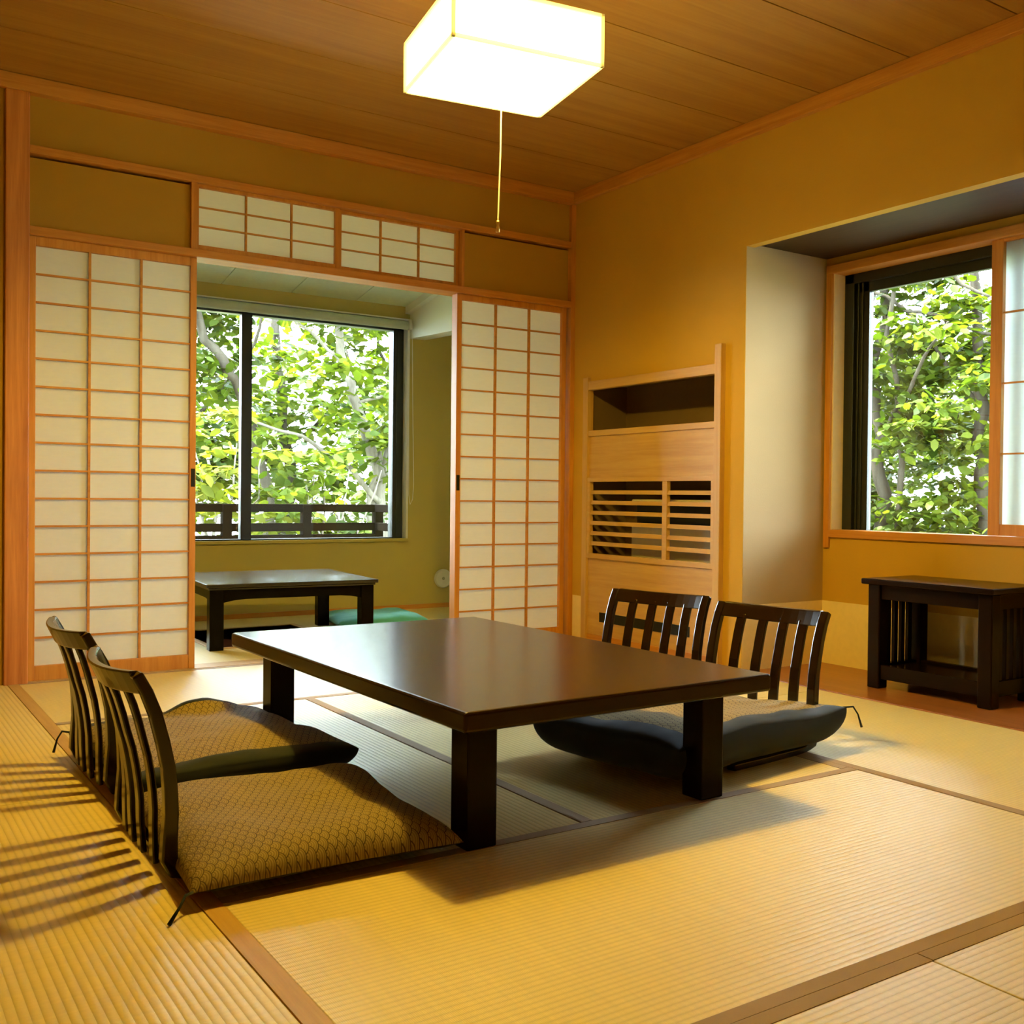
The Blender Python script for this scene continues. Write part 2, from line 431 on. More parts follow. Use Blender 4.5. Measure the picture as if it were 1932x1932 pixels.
mb.box(ax, ax+.09, WY0, WY1, WZ1-.045, WZ1+.02); mb.box(ax, ax+.09, WY0, WY1, WZ0-.02, WZ0-.004)
mb.box(ax+.02, ax+.05, WY1-.135, WY1-.06, WZ0, WZ1-.04); mb.box(ax+.02, ax+.05, 2.42, 2.49, WZ0, WZ1-.04)
mb.box(ax+.02, ax+.05, WY0+.06, WY1-.06, WZ1-.09, WZ1-.04)
for yy in (WY1-.075, WY1-.10): mb.box(ax+.012, ax+.022, yy-.004, yy+.004, WZ0, WZ1-.04)
mb.build('window_frame', M['alu'], w, .002)
mb = MB(); mb.box(ax+.034, ax+.038, WY0+.05, WY1-.12, WZ0, WZ1-.08); mb.build('pane', M['glass'], w)
shoji('door_3', WY0+.01, 2.572, NX+.014, WZ0+.002, WZ1, 1, 4, .052, .012, .046, axis='y', bar=.008, depth=.026, pm='paper_daylit')

# ------------------------------------------------------------------ sunroom
SY, SX0, SX1 = 6.57, .15, 4.2
PX0, PX1, PY0, PY1 = 1.56, 2.20, 5.36, 6.10
mb = MB()
for a in ((SX0, PX0, 4.9, SY), (PX1, SX1, 4.9, SY), (PX0, PX1, 4.9, PY0), (PX0, PX1, PY1, SY)):
    mb.box(a[0], a[1], a[2], a[3], -.06, 0)
struct(mb.build('floor_sunroom', M['tat_x']))
mb = MB()
mb.box(PX0-.02, PX1+.02, PY0-.02, PY0, -.5, -.003); mb.box(PX0-.02, PX1+.02, PY1, PY1+.02, -.5, -.003)
mb.box(PX0-.02, PX0, PY0, PY1, -.5, -.003); mb.box(PX1, PX1+.02, PY0, PY1, -.5, -.003); mb.box(PX0-.02, PX1+.02, PY0-.02, PY1+.02, -.52, -.5)
struct(mb.build('wall_pit', M['pit']))
mb = MB()
for a in ((PX0-.035, PX0, PY0-.035, PY1+.035), (PX1, PX1+.035, PY0-.035, PY1+.035), (PX0, PX1, PY0-.035, PY0), (PX0, PX1, PY1, PY1+.035)): mb.box(*a, -.03, .004)
struct(mb.build('trim_11', M['pale'], bevel=.002))
VX0, VX1, VZ0, VZ1 = .70, 3.168, .484, 1.945              # sunroom window opening
mb = MB()
mb.box(SX0-.1, VX0, SY, SY+.12, -.06, 2.5); mb.box(VX1, SX1+.1, SY, SY+.12, -.06, 2.5)
mb.box(VX0, VX1, SY, SY+.12, -.06, VZ0); mb.box(VX0, VX1, SY, SY+.12, VZ1, 2.5)
struct(mb.build('wall_sunroom', M['olive']))
struct(bx('wall_sunroom_left', M['olive'], SX0-.1, SX0, 4.88, SY, -.06, 2.6))
struct(bx('wall_sunroom_right', M['olive'], SX1, SX1+.1, 4.9, SY, -.06, 2.6))
mb = MB(); mb.box(XW+.1, SX1+.1, 4.86, 4.9, -.06, 2.6)
struct(mb.build('wall_sunroom_inner', M['olive']))
sl = .18
def cz(y): return 2.056+sl*(SY-y)
mb = MB(); seams = [1.919-.4375*k for k in range(-6, 6)]
for x in seams:
    x0, x1 = max(x+.003, SX0), min(x+.4345, SX1)
    if x1 > x0: mb.prism([(4.86, cz(4.86)), (SY+.05, cz(SY+.05)), (SY+.05, cz(SY+.05)+.02), (4.86, cz(4.86)+.02)], 'x', x0, x1)
mb.prism([(4.86, cz(4.86)+.022), (SY+.1, cz(SY+.1)+.022), (SY+.1, cz(SY+.1)+.08), (4.86, cz(4.86)+.08)], 'x', SX0-.1, SX1+.1)
struct(mb.build('ceiling_sunroom', M['sunceil']))
mb = MB(); mb.prism([(4.9, 1.79), (SY, 1.842), (SY, cz(SY)+.03), (4.9, cz(4.9)+.03)], 'x', 3.186, 3.30)
mb.prism([(4.9, cz(4.9)-.05), (SY, cz(SY)-.05), (SY, cz(SY)+.01), (4.9, cz(4.9)+.01)], 'x', 3.150, 3.19)
struct(mb.build('trim_12', M['white_wall'], bevel=.003))
struct(bx('baseboard_sunroom', M['cedar_x'], SX0, SX1, SY-.012, SY, 0, .03))
w = sroot('window_2')
mb = MB(); mb.box(VX0-.01, VX1+.012, SY-.02, SY+.12, VZ0-.02, VZ0); mb.build('sill', M['olive'], w, .002)
mb = MB(); mb.box(VX1-.004, VX1+.010, SY-.012, SY+.05, VZ0, VZ1); mb.build('casing', M['white'], w, .001)
mb = MB(); fy = SY+.05
mb.box(3.09, VX1, fy, fy+.07, VZ0, VZ1); mb.box(VX0, VX0+.07, fy, fy+.07, VZ0, VZ1)
mb.box(2.062, 2.128, fy, fy+.05, VZ0, VZ1); mb.box(1.10, 1.165, fy, fy+.05, VZ0, VZ1)
mb.box(VX0, VX1, fy, fy+.07, VZ1-.05, VZ1); mb.box(VX0, VX1, fy, fy+.07, VZ0-.01, VZ0+.006)
mb.box(3.112, 3.120, fy-.008, fy, VZ0, VZ1); mb.build('window_frame', M['alu'], w, .002)
mb = MB(); mb.box(VX0+.05, 3.10, fy+.025, fy+.029, VZ0, VZ1-.03); mb.build('pane', M['glass'], w)

bl = thing('roller_blind', 'rolled-up pale grey-green roller blind along the top of the far window', 'blind', (0, SY, 1.95))
mb = MB(); mb.lathe([(.0, 1.0), (.030, 1.0), (.030, 3.15), (.0, 3.15)], (0, -.036, -.025), 'x', 20); mb.build('roll', M['blind'], bl, smooth=False)
mb = MB(); mb.box(1.0, 3.172, -.05, -.001, .008, .016); mb.box(3.152, 3.168, -.07, -.001, -.055, .012); mb.build('bracket', M['white'], bl)
mb = MB(); c = [(3.145, -.085, -.02), (3.143, -.085, -.6), (3.147, -.085, -1.17), (3.158, -.085, -1.235), (3.176, -.085, -1.20), (3.183, -.085, -1.1), (3.172, -.085, -.6), (3.162, -.085, -.02)]
mb.tube(c, .0022, 6); mb.build('pull_cord', M['white'], bl)

v = thing('round_wall_vent', 'round cream wall vent low on the olive wall beside the shoji', 'vent', (3.452, SY, .20))
mb = MB(); mb.lathe([(.048, 0), (.066, 0), (.066, -.012), (.060, -.020), (.048, -.016)], axis='y', seg=32); mb.build('rim', M['white'], v, smooth=False)
mb = MB(); mb.lathe([(.0, -.001), (.049, -.001), (.049, -.010), (.012, -.013), (.010, -.018), (0, -.018)], axis='y', seg=32); mb.build('grille', M['grey'], v)

# ------------------------------------------------------------------ tatami mats
def mat_thing(x0, x1, y0, y1, ax, label, borders):
    t = thing('tatami_mat', label, 'tatami mat', ((x0+x1)/2, (y0+y1)/2, -.05), 0, 'tatami mats')
    a, b = (x1-x0)/2-.0012, (y1-y0)/2-.0012
    MB().box(-a, a, -b, b, 0, .05).build('rush_surface', M['tat_'+ax], t, .002)
    W = .032
    for s in borders:
        m = MB()
        if s == 's': m.box(-a, a, -b-.0006, -b+W, .001, .0512)
        if s == 'n': m.box(-a, a, b-W, b+.0006, .001, .0512)
        if s == 'w': m.box(-a-.0006, -a+W, -b, b, .001, .0512)
        if s == 'e': m.box(a-W, a+.0006, -b, b, .001, .0512)
        m.build('cloth_border', M['heri'], t)
    return t
mat_thing(.598, 2.41, 1.138, 2.05, 'x', 'wide tatami mat in front of the low table, one cloth border facing the camera', 'sn')
mat_thing(.598, 1.4555, 2.05, 3.87, 'y', 'tatami mat under the two left floor chairs and left half of the table', '')
mat_thing(1.4555, 2.41, 2.05, 3.87, 'y', 'tatami mat under the right half of the low table, green-looking border on its left', 'we')
mat_thing(.598, 2.41, 3.87, 4.785, 'x', 'tatami mat along the open shoji doorway behind the table', 'sn')
mat_thing(2.41, 3.288, 1.138, 2.96, 'y', 'tatami mat right of the table, beside the wooden board under the side table', 'w')
mat_thing(2.41, 3.288, 2.96, 4.785, 'y', 'tatami mat in front of the louvred cabinet, behind the right chairs', 'w')
mat_thing(-.30, 1.518, .22, 1.138, 'x', 'nearest tatami mat at the bottom edge, left of the thin seam', 'sn')
mat_thing(1.518, 3.288, .22, 1.138, 'x', 'nearest tatami mat in the bottom right corner, right of the thin seam', 'sn')
mat_thing(-.36, .56, 2.95, 4.78, 'y', 'tatami mat left of the floor strip, at the foot of the wooden post', 'w')
mat_thing(-.36, .56, 1.138, 2.95, 'y', 'tatami mat at left edge striped by the chair back shadows', 'w')

# ------------------------------------------------------------------ low table
t = thing('low_table', 'large dark brown lacquered low table in the middle of the tatami room', 'table', (1.497, 2.668, 0), math.radians(.9))
t.location.z = .0013
TZ = .33; a, b = .450, .752
mb = MB(); mb.box(-a, a, -b, b, TZ-.045, TZ)
mb.bm.faces.ensure_lookup_table()
for f in mb.bm.faces:
    if min(v.co.z for v in f.verts) > TZ-.001: f.material_index = 1
mb.build('tabletop', [M['tabletop'], M['tablegloss']], t, .008, seg=3)
for k, (px, py) in enumerate(((-.345, -.61), (.345, -.61), (-.345, .61), (.345, .61))):
    mb = MB(); mb.box(px-.038, px+.038, py-.038, py+.038, 0, TZ-.044); mb.build('leg', M['dark_z'], t, .004)
def apron(L, along):
    pts = [(-L, 0), (L, 0), (L, -.016), (L-.10, -.016), (L-.125, -.026), (-L+.125, -.026), (-L+.10, -.016), (-L, -.016)]
    return pts
for s in (-1, 1):
    mb = MB(); mb.prism([(p[0], TZ-.044+p[1]) for p in apron(.31, 'x')], 'y', s*.63-.011, s*.63+.011); mb.build('apron', M['dark_x'], t)
    mb = MB(); mb.prism([(p[0], TZ-.044+p[1]) for p in apron(.575, 'y')], 'x', s*.365-.011, s*.365+.011); mb.build('apron', M['dark_y'], t)

# sunroom table over the foot pit
t = thing('low_table', 'square black low table over the floor pit in the sunroom by the window', 'table', (1.945, 5.66, 0), math.radians(-4.5))
a = .438
mb = MB(); mb.box(-a, a, -a, a, .312, .33); mb.box(-a+.012, a-.012, -a+.012, a-.012, .300, .312); mb.build('tabletop', M['suntop'], t, .003)
for px in (-1, 1):
    for py in (-1, 1):
        mb = MB(); mb.box(px*.385-.034, px*.385+.034, py*.385-.034, py*.385+.034, 0, .30); mb.build('leg', M['black_z'], t, .003)
for s in (-1, 1):
    ap = [(-.35, .30), (.35, .30), (.35, .235), (.30, .245), (.24, .25), (-.24, .25), (-.30, .245), (-.35, .235)]
    mb = MB(); mb.prism(ap, 'y', s*.395-.010, s*.395+.010); mb.build('apron', M['black_x'], t)
    mb = MB(); mb.prism(ap, 'x', s*.395-.010, s*.395+.010); mb.build('apron', M['black_y'], t)

# ------------------------------------------------------------------ legless chairs (zaisu)
prof = [(.036, .018), (.012, .026), (.001, .05), (.002, .09), (.005, .14), (.003, .19), (-.001, .235), (-.011, .285), (-.025, .34), (-.043, .388), (-.062, .424)]
def backx(z):
    for (x0, z0), (x1, z1) in zip(prof[2:], prof[3:]):
        if z <= z1: return x0+(x1-x0)*(z-z0)/(z1-z0)
    return prof[-1][0]
def make_chair(label):
    t = thing('floor_chair', label, 'floor chair', (0, 0, 0), 0, 'legless slat-backed chairs round the low table')
    for s in (-1, 1):
        base = [(.40, .012), (.25, .010), (.10, .010), (.06, .012)]
        path = [(x, s*.208, z) for x, z in base+prof]
        mb = MB(); mb.sweep(path, .015, .0, (0, 1, 0)) if False else None
        bm = MB()
        # tapered bentwood side piece, deeper at the bend
        P = [Vector((x, 0, z)) for x, z in base+prof]
        dep = [.010]*4+[.013, .016, .016, .0145, .0135, .013, .0125, .0125, .012, .0115, .011]
        rings = []
        for i, p in enumerate(P):
            tn = (P[min(i+1, len(P)-1)]-P[max(i-1, 0)]).normalized(); n = Vector((-tn.z, 0, tn.x))
            rings.append([bm.bm.verts.new(p+Vector((0, s*.208+yy, 0))+n*d) for yy, d in ((-.0155, -dep[i]), (.0155, -dep[i]), (.0155, dep[i]), (-.0155, dep[i]))])
        for r, q in zip(rings, rings[1:]):
            for i in range(4): bm.bm.faces.new((r[i], r[(i+1)%4], q[(i+1)%4], q[i]))
        bm.bm.faces.new(rings[0][::-1]); bm.bm.faces.new(rings[-1])
        bm.build('side_frame', M['chair_z'], t, .004)
    # curved crest rail
    mb = MB(); rings = []
    N = 12
    for i in range(N+1):
        yy = -.195+.39*i/N; bow = -.034*(1-(yy/.195)**2)
        ring = []
        for z, d in ((.380, -.010), (.380, .010), (.428, .010), (.428, -.010)):
            ring.append(mb.bm.verts.new((backx(z)+bow+d, yy, z-.006*(1-(yy/.195)**2))))
        rings.append(ring)
    for r, q in zip(rings, rings[1:]):
        for i in range(4): mb.bm.faces.new((r[i], r[(i+1)%4], q[(i+1)%4], q[i]))
    mb.bm.faces.new(rings[0][::-1]); mb.bm.faces.new(rings[-1])
    mb.build('crest_rail', M['chair_y'], t, .004)
    for k in range(4):
        yy = -.208+.416*(k+1)/5; bow = -.034*(1-(yy/.195)**2)
        pts = []
        for j in range(11):
            z = .02+.37*j/10; w = min(1, j/7)
            pts.append((backx(max(z, .05))+bow*(.35+.65*w), yy, z))
        mb = MB(); mb.sweep(pts, .0175, .006, (0, 1, 0)); mb.build('back_slat', M['chair_z'], t, .003)
    mb = MB(); mb.box(.01, .40, -.204, .204, .012, .024); mb.build('seat_board', M['chair_x'], t, .004)
    return t
ch = make_chair('dark slat-back floor chair nearest the camera, left side of the table')
specs = [((.540, 2.392, 0), 0, None),
         ((.562, 3.075, 0), math.radians(1.5), 'dark slat-back floor chair farther away on the left, nearest the left shoji'),
         ((2.455, 2.464, 0), math.radians(187.6), 'dark slat-back floor chair at right, nearer the low board and side table'),
         ((2.457, 3.035, 0), math.radians(194.2), 'dark slat-back floor chair at far right, in front of the louvred cabinet')]
for i, (loc, rz, lab) in enumerate(specs):
    o = ch if i == 0 else copy_tree(ch)
    o.location = loc; o.rotation_euler = (0, 0, rz)
    if lab: o['label'] = lab

# ------------------------------------------------------------------ cushions
from mathutils import noise as mnoise
def cushion(name, label, loc, rz, hx, hy, ht, seam, seed, mats, border=(), fold=None, sag=0, tassels=((-1, -1), (1, -1), (1, 1), (-1, 1)), group='cushions round the low table'):
    """square stuffed cushion; seam(u, v) is the height of the seam line, the underside falls from it to the seat"""
    t = thing(name, label, 'cushion', loc, rz, group)
    N = 56
    def outline(u, v):
        return hx*u*(1-.03*(1-v*v)), hy*v*(1-.03*(1-u*u))
    def puff(u, v, p, q): return max(0., (1-abs(u)**p)*(1-abs(v)**p))**q
    for part in ('cover', 'underside'):
        mb = MB(); G = []
        for i in range(N+1):
            row = []
            for j in range(N+1):
                u = math.sin((i/N-.5)*PI); v = math.sin((j/N-.5)*PI)
                x, y = outline(u, v); sm = seam(u, v)
                nz = mnoise.noise(Vector((x*6+seed, y*6, seed)))*.016+mnoise.noise(Vector((x*17+seed, y*17, seed*2)))*.005
                if part == 'cover':
                    T = puff(u, v, 6.5, .5); z = sm*(1-T)+T*(sm*.6+ht)+nz*T
                    if fold: z += fold(u, v)*min(1, T*3)
                else:
                    T = puff(u, v, 9, .5); z = sm*(1-T)+nz*T*(1-T)*2+sag*T*max(0, (u-.25)/.75)
                    k = 1+.11*T*(1-T)*(sm/.08)
                    x, y = x*k, y*k
                row.append(mb.bm.verts.new((x, y, z)))
            G.append(row)
        for i in range(N):
            for j in range(N):
                f = mb.bm.faces.new((G[i][j], G[i+1][j], G[i+1][j+1], G[i][j+1]))
                u = math.sin(((i+.5)/N-.5)*PI); v = math.sin(((j+.5)/N-.5)*PI)
                if part == 'cover':
                    for ax, sg, lim in border:
                        if (u if ax == 'u' else v)*sg > lim: f.material_index = 1
        mb.build(part, mats if part == 'cover' else [mats[1]], t, smooth=True)
    for (u, v) in tassels:
        x, y = outline(u, v); z = seam(u, v)
        d = Vector((u, v, 0)).normalized()
        pts = [Vector((x, y, z))-d*.012, Vector((x, y, z))+d*.02+Vector((0, 0, .003)), Vector((x, y, max(z-.02, .002)))+d*.035, Vector((x, y, max(z-.06, .002-loc[2])))+d*.047]
        if z < .05: pts[-1] = Vector((x, y, .004-loc[2]))+d*.07
        mb = MB(); mb.tube(pts, [.003, .003, .0025, .004], 7); mb.build('tassel', M['navy'], t, smooth=True)
    return t
FN = [M['fan'], M['navy']]
cushion('floor_cushion', 'tan wave-pattern floor cushion nearest the camera, on the left front chair', (.832, 2.315, .022), math.radians(-2), .282, .315, .062,
        lambda u, v: (.012+.022*max(0, v)**2), 3.1, FN, tassels=((-1, -1),))
cushion('floor_cushion', 'tan wave-pattern floor cushion with rumpled navy far edge, on the back left chair', (.855, 3.025, .024), math.radians(2.5), .285, .365, .062,
        lambda u, v: .050+.018*max(0, -v), 8.7, FN, border=(('v', 1, .74), ('v', -1, .87)),
        fold=lambda u, v: .040*math.exp(-((u-.25)/.40)**2-((v-.80)/.15)**2)-.012*math.exp(-((u+.2)/.2)**2-((v-.8)/.2)**2), tassels=((-1, 1),))
cushion('floor_cushion', 'plump navy and tan floor cushion at right, on the chair nearest the side table', (2.130, 2.425, .022), math.radians(187.6), .385, .295, .075,
        lambda u, v: .070+.034*max(0, v)*(1-.35*u)+.016*max(0, u)+.012*math.sin(u*4+.9)*max(0, v), 5.3, FN, border=(('v', 1, .84), ('u', 1, .80)), sag=-.021, tassels=((-1, 1),))
cushion('floor_cushion', 'teal green floor cushion on the sunroom floor beside the black table', (2.66, 5.98, .002), math.radians(-8), .27, .27, .045,
        lambda u, v: .032, 1.7, [M['teal'], M['teal']], group=None, tassels=())

# ------------------------------------------------------------------ slatted side table on the board floor
t = thing('side_table', 'dark wooden side table with slatted ends on the board floor under the window', 'side table', (3.49, 2.598, .004))
D = .325; W2 = .288
mb = MB(); mb.box(-.022, D, -W2-.018, W2+.018, .428, .452); mb.build('tabletop', M['dark_y'], t, .006, seg=3)
for x in (0, D-.062):
    for s in (-1, 1):
        y0 = s*W2-(.060 if s > 0 else 0)
        mb = MB(); mb.box(x+.004, x+.060, y0, y0+.060, 0, .429); mb.build('leg', M['dark_z'], t, .005)
for x in (.014, D-.05):
    mb = MB(); mb.box(x, x+.028, -W2+.06, W2-.06, .368, .429); mb.build('apron', M['dark_y'], t, .002)
    mb = MB(); mb.box(x, x+.028, -W2+.06, W2-.06, .040, .098); mb.build('bottom_rail', M['dark_y'], t, .002)
for s in (-1, 1):
    y0 = s*(W2-.03)
    mb = MB(); mb.box(.06, D-.058, y0-.016, y0+.016, .368, .429); mb.build('apron', M['dark_x'], t, .002)
    mb = MB(); mb.box(.06, D-.058, y0-.016, y0+.016, .040, .098); mb.build('bottom_rail', M['dark_x'], t, .002)
    for k in range(4):
        x = .062+(D-.122)*(k+.75)/4.5
        mb = MB(); mb.box(x-.011, x+.011, y0-.009, y0+.009, .097, .369); mb.build('slat', M['dark_z'], t, .002)
mb = MB(); mb.box(.03, D-.03, -W2+.03, W2-.03, .074, .088); mb.build('shelf', M['dark_y'], t, .002)

# ------------------------------------------------------------------ built-in louvred cabinet in the right wall
t = thing('built_in_cabinet', 'pale wood built-in cabinet with louvres and open dark shelf in the right wall', 'cabinet', (XW, 4.115, 0))
cy0, cy1 = -.545, .545                       # towards camera is -y
mb = MB(); mb.box(-.028, .02, cy0-.004, cy0+.040, 0, 1.485); mb.build('frame_post', M['pale_z'], t, .002)
mb = MB(); mb.box(-.020, .02, cy1-.040, cy1+.004, 0, 1.42); mb.build('frame_post', M['pale_z'], t, .002)
mb = MB(); mb.box(-.016, .02, cy0+.040, cy1-.040, 1.352, 1.398); mb.build('top_rail', M['pale'], t, .002)
mb = MB(); mb.box(-.014, .02, cy0+.040, cy1-.040, 1.104, 1.134); mb.build('shelf_rail', M['pale'], t, .002)
mb = MB(); mb.box(-.004, .012, cy0+.040, cy1-.040, .862, 1.104); mb.build('upper_panel', M['pale'], t)
mb = MB(); mb.box(-.006, .012, cy0+.040, cy1-.040, .03, .452); mb.build('lower_panel', M['pale'], t)
mb = MB(); mb.box(-.012, .012, cy0+.040, cy1-.040, 0, .045); mb.build('plinth', M['cedar_y'], t, .002)
mb = MB(); mb.box(-.010, -.005, -.33, .393, .118, .168); mb.build('intake_slot', M['black'], t)
lv = MB(); lz0, lz1 = .452, .882
lv.box(-.018, .006, cy0+.042, cy1-.042, lz0, lz0+.026); lv.box(-.018, .006, cy0+.042, cy1-.042, lz1-.022, lz1)
lv.box(-.018, .006, cy0+.042, cy0+.066, lz0+.026, lz1-.022); lv.box(-.018, .006, cy1-.066, cy1-.042, lz0+.026, lz1-.022)
lv.box(-.018, .006, -.162, -.128, lz0+.026, lz1-.022)
L = lv.build('louvre_frame', M['pale'], t, .0015)
for k in range(6):
    z = lz0+.026+(lz1-lz0-.048)*(k+1)/7
    for y0, y1 in ((cy0+.066, -.162), (-.128, cy1-.066)):
        mb = MB(); mb.prism([(-.014, z-.011), (-.004, z-.009), (.004, z+.009), (-.006, z+.009)], 'y', y0, y1); mb.build('louvre_slat', M['pale'], L)
mb = MB()      # carcass: dark shelf recess above, unit compartment below
mb.box(.26, .27, cy0, cy1, 0, 1.40); mb.box(.012, .27, cy0-.0, cy0+.02, .4, 1.40); mb.box(.012, .27, cy1-.02, cy1, .4, 1.40)
mb.box(.012, .27, cy0, cy1, 1.10, 1.125); mb.box(.012, .27, cy0, cy1, 1.385, 1.40); mb.box(.012, .27, cy0, cy1, .40, .45)
mb.build('carcass', M['inside'], t)
u = thing('fan_coil_unit', 'pale fan coil unit half hidden behind the cabinet louvres', 'heater', (XW+.10, 4.08, .45))
mb = MB(); mb.box(0, .14, -.42, .30, 0, .19); mb.box(0, .14, -.42, .30, .29, .32); mb.build('casing', M['unit'], u, .006)
mb = MB(); mb.box(.03, .14, -.41, .29, .185, .295); mb.build('outlet', M['black'], u)

# ------------------------------------------------------------------ pendant lamp
LZ = 2.0
t = thing('pendant_lamp', 'glowing square paper pendant lamp hanging from the board ceiling', 'lamp', (1.591, 2.694, LZ), math.radians(-9.2))
a = .222; h = .150
mb = MB()
mb.box(-a+.003, a-.003, -a+.003, a-.003, .003, .0034, 1)
for s_ in (-1, 1):
    q = s_*(a-.0032); mb.box(q-.0002, q+.0002, -a+.004, a-.004, .004, h-.004); mb.box(-a+.004, a-.004, q-.0002, q+.0002, .004, h-.004)
mb.build('paper_shade', [M['shade'], M['shade_b']], t)
mb = MB(); mb.box(-a+.004, a-.004, -a+.004, a-.004, h-.010, h-.004); mb.build('top_light_block', M['pale'], t)  # unseen board, added to cut the lamp's light on the ceiling
ll = bpy.data.lights.new('lamp_bulb', 'POINT'); ll.energy = 315; ll.color = (1, .67, .045); ll.shadow_soft_size = .04
lo = bpy.data.objects.new('lamp_bulb', ll); COL.objects.link(lo); lo.parent = t; lo.location = (0, 0, .07)
fr = MB(); e = .0045
for z in (0, h-2*e):
    for s in (-1, 1):
        fr.box(-a, a, s*a-e, s*a+e, z, z+2*e); fr.box(s*a-e, s*a+e, -a, a, z, z+2*e)
for sx in (-1, 1):
    for sy in (-1, 1): fr.box(sx*a-e, sx*a+e, sy*a-e, sy*a+e, 0, h)
fr.build('wood_frame', M['paper'], t)
mb = MB(); mb.tube([(0, 0, h-.004), (0, 0, CZ-LZ-.03)], .006, 8); mb.lathe([(0, CZ-LZ-.035), (.045, CZ-LZ-.035), (.05, CZ-LZ), (0, CZ-LZ)], seg=20)
mb.build('suspension_cord', M['white'], t)
mb = MB(); mb.tube([(.006, .005, .004), (.004, .003, -.2), (-.003, .001, -.415)], .0022, 6); k = mb.build('pull_cord', M['white'], t)
mb = MB(); mb.lathe([(0, -.410), (.0048, -.411), (.0052, -.418), (.0035, -.424), (.005, -.430), (.006, -.444), (0, -.446)], (-.003, .001, 0), seg=12); mb.build('cord_knob', M['brass'], k, smooth=True)

# ------------------------------------------------------------------ outside: terrace rail, trees
struct(bx('floor_terrace', M['eave'], -1.5, 3.45, 6.69, 7.50, .02, .10))
t = thing('wooden_railing', 'dark wooden terrace railing outside the far window', 'railing', (0, 7.40, .10))
for z0, z1 in ((.548, .604), (.410, .468)):
    mb = MB(); mb.box(-1.2, 3.33, -.02, .02, z0, z1); mb.build('rail', M['rail'], t, .003)
    mb = MB(); mb.box(3.30, 3.34, -.70, -.02, z0, z1); mb.build('rail', M['rail'], t, .003)
mb = MB(); mb.box(-1.2, 3.33, -.03, .03, .30, .385); mb.build('rail', M['rail'], t, .003)
for x in (-.6, .36, 1.30, 2.205, 2.775, 3.335):
    mb = MB(); mb.box(x-.032, x+.032, -.034, .034, 0, .60); mb.build('post', M['rail'], t, .003)

def leaves(rng, clusters, size, wid=.58):
    """clusters: (centre, radii, count). A folded six-point leaf each"""
    V = []; Fc = []
    base = np.array([(0, 0, 0), (.28, 1, .10), (.66, .92, .10), (1, 0, -.06), (.66, -.92, .10), (.28, -1, .10)], float)
    for c, r, n in clusters:
        d = rng.normal(size=(n, 3)); d /= np.linalg.norm(d, axis=1)[:, None]
        rad = rng.random(n)**.45
        P = np.array(c)+d*rad[:, None]*np.array(r)
        # gather the leaves into layered sprays
        P[:, 2] = P[:, 2]*.45+np.round(P[:, 2]/.16)*.16*.55+rng.normal(size=n)*.02
        yaw = rng.random(n)*2*PI; pit = rng.normal(size=n)*.38-.25; rol = rng.normal(size=n)*.45
        L = size*(.65+.7*rng.random(n)); W = L*wid*.5
        B = base[None]*np.stack([L, W, W], 1)[:, None, :]
        cr, sr = np.cos(rol), np.sin(rol); cp, sp = np.cos(pit), np.sin(pit); cyw, syw = np.cos(yaw), np.sin(yaw)
        x, y, z = B[..., 0], B[..., 1], B[..., 2]
        y, z = y*cr[:, None]-z*sr[:, None], y*sr[:, None]+z*cr[:, None]
        x, z = x*cp[:, None]-z*sp[:, None], x*sp[:, None]+z*cp[:, None]
        x, y = x*cyw[:, None]-y*syw[:, None], x*syw[:, None]+y*cyw[:, None]
        V.append((np.stack([x, y, z], -1)+P[:, None, :]).reshape(-1, 3))
    V = np.concatenate(V); n = len(V)//6
    i = np.arange(n)[:, None]*6
    F = np.concatenate([i+np.array([[0, 1, 2, 3]]), i+np.array([[0, 3, 4, 5]])], 1).reshape(-1, 4)
    return V, F

def foliage(name, V, F, mat, parent):
    me = bpy.data.meshes.new(name)
    me.vertices.add(len(V)); me.vertices.foreach_set('co', V.astype(np.float32).ravel())
    me.loops.add(F.size); me.loops.foreach_set('vertex_index', F.astype(np.int32).ravel())
    me.polygons.add(len(F)); me.polygons.foreach_set('loop_start', np.arange(0, F.size, 4, dtype=np.int32))
    me.polygons.foreach_set('loop_total', np.full(len(F), 4, dtype=np.int32))
    me.update(calc_edges=True); me.materials.append(mat)
    o = bpy.data.objects.new(name, me); COL.objects.link(o); o.parent = parent; return o

GZ = -1.3
def tree(name, label, base, stems, clusters, leaf, bark, seed, size=.10, group=None):
    """stems: list of (points, r0, r1) in world space"""
    t = thing(name, label, 'tree' if 'tree' in name else 'shrub', base, 0, group)
    rng = np.random.default_rng(seed); b = Vector(base)
    def wob(pts, k):
        out = []
        for p, q in zip(pts, pts[1:]):
            p, q = Vector(p), Vector(q)
            for j in range(4):
                w = p.lerp(q, j/4); a = (q-p).length*.03
                out.append(w+Vector(rng.normal(size=3)*a))
        out.append(Vector(pts[-1])); return out
    for i, (pts, r0, r1) in enumerate(stems):
        path = wob(pts, i); n = len(path)
        mb = MB(); mb.tube([p-b for p in path], [r0+(r1-r0)*k/(n-1) for k in range(n)], 9)
        mb.build('trunk' if i == 0 else 'branch', M[bark], t, smooth=True)
    if clusters:
        V, F = leaves(rng, clusters, size); V = V-np.array(base)
        foliage('foliage', V, F, M[leaf], t)
    return t

def cloud(rng, c, R, n, r, cnt, thin=1.1):
    """n small sprays inside the ellipsoid R round c"""
    out = []
    for k in range(n):
        d = rng.normal(size=3); d /= np.linalg.norm(d); d *= rng.random()**.4
        s = .7+.6*rng.random()
        out.append((np.array(c)+d*np.array(R), (r*s, r*s, r*.42*s), int(cnt*s*thin)))
    return out
RG = np.random.default_rng(11)
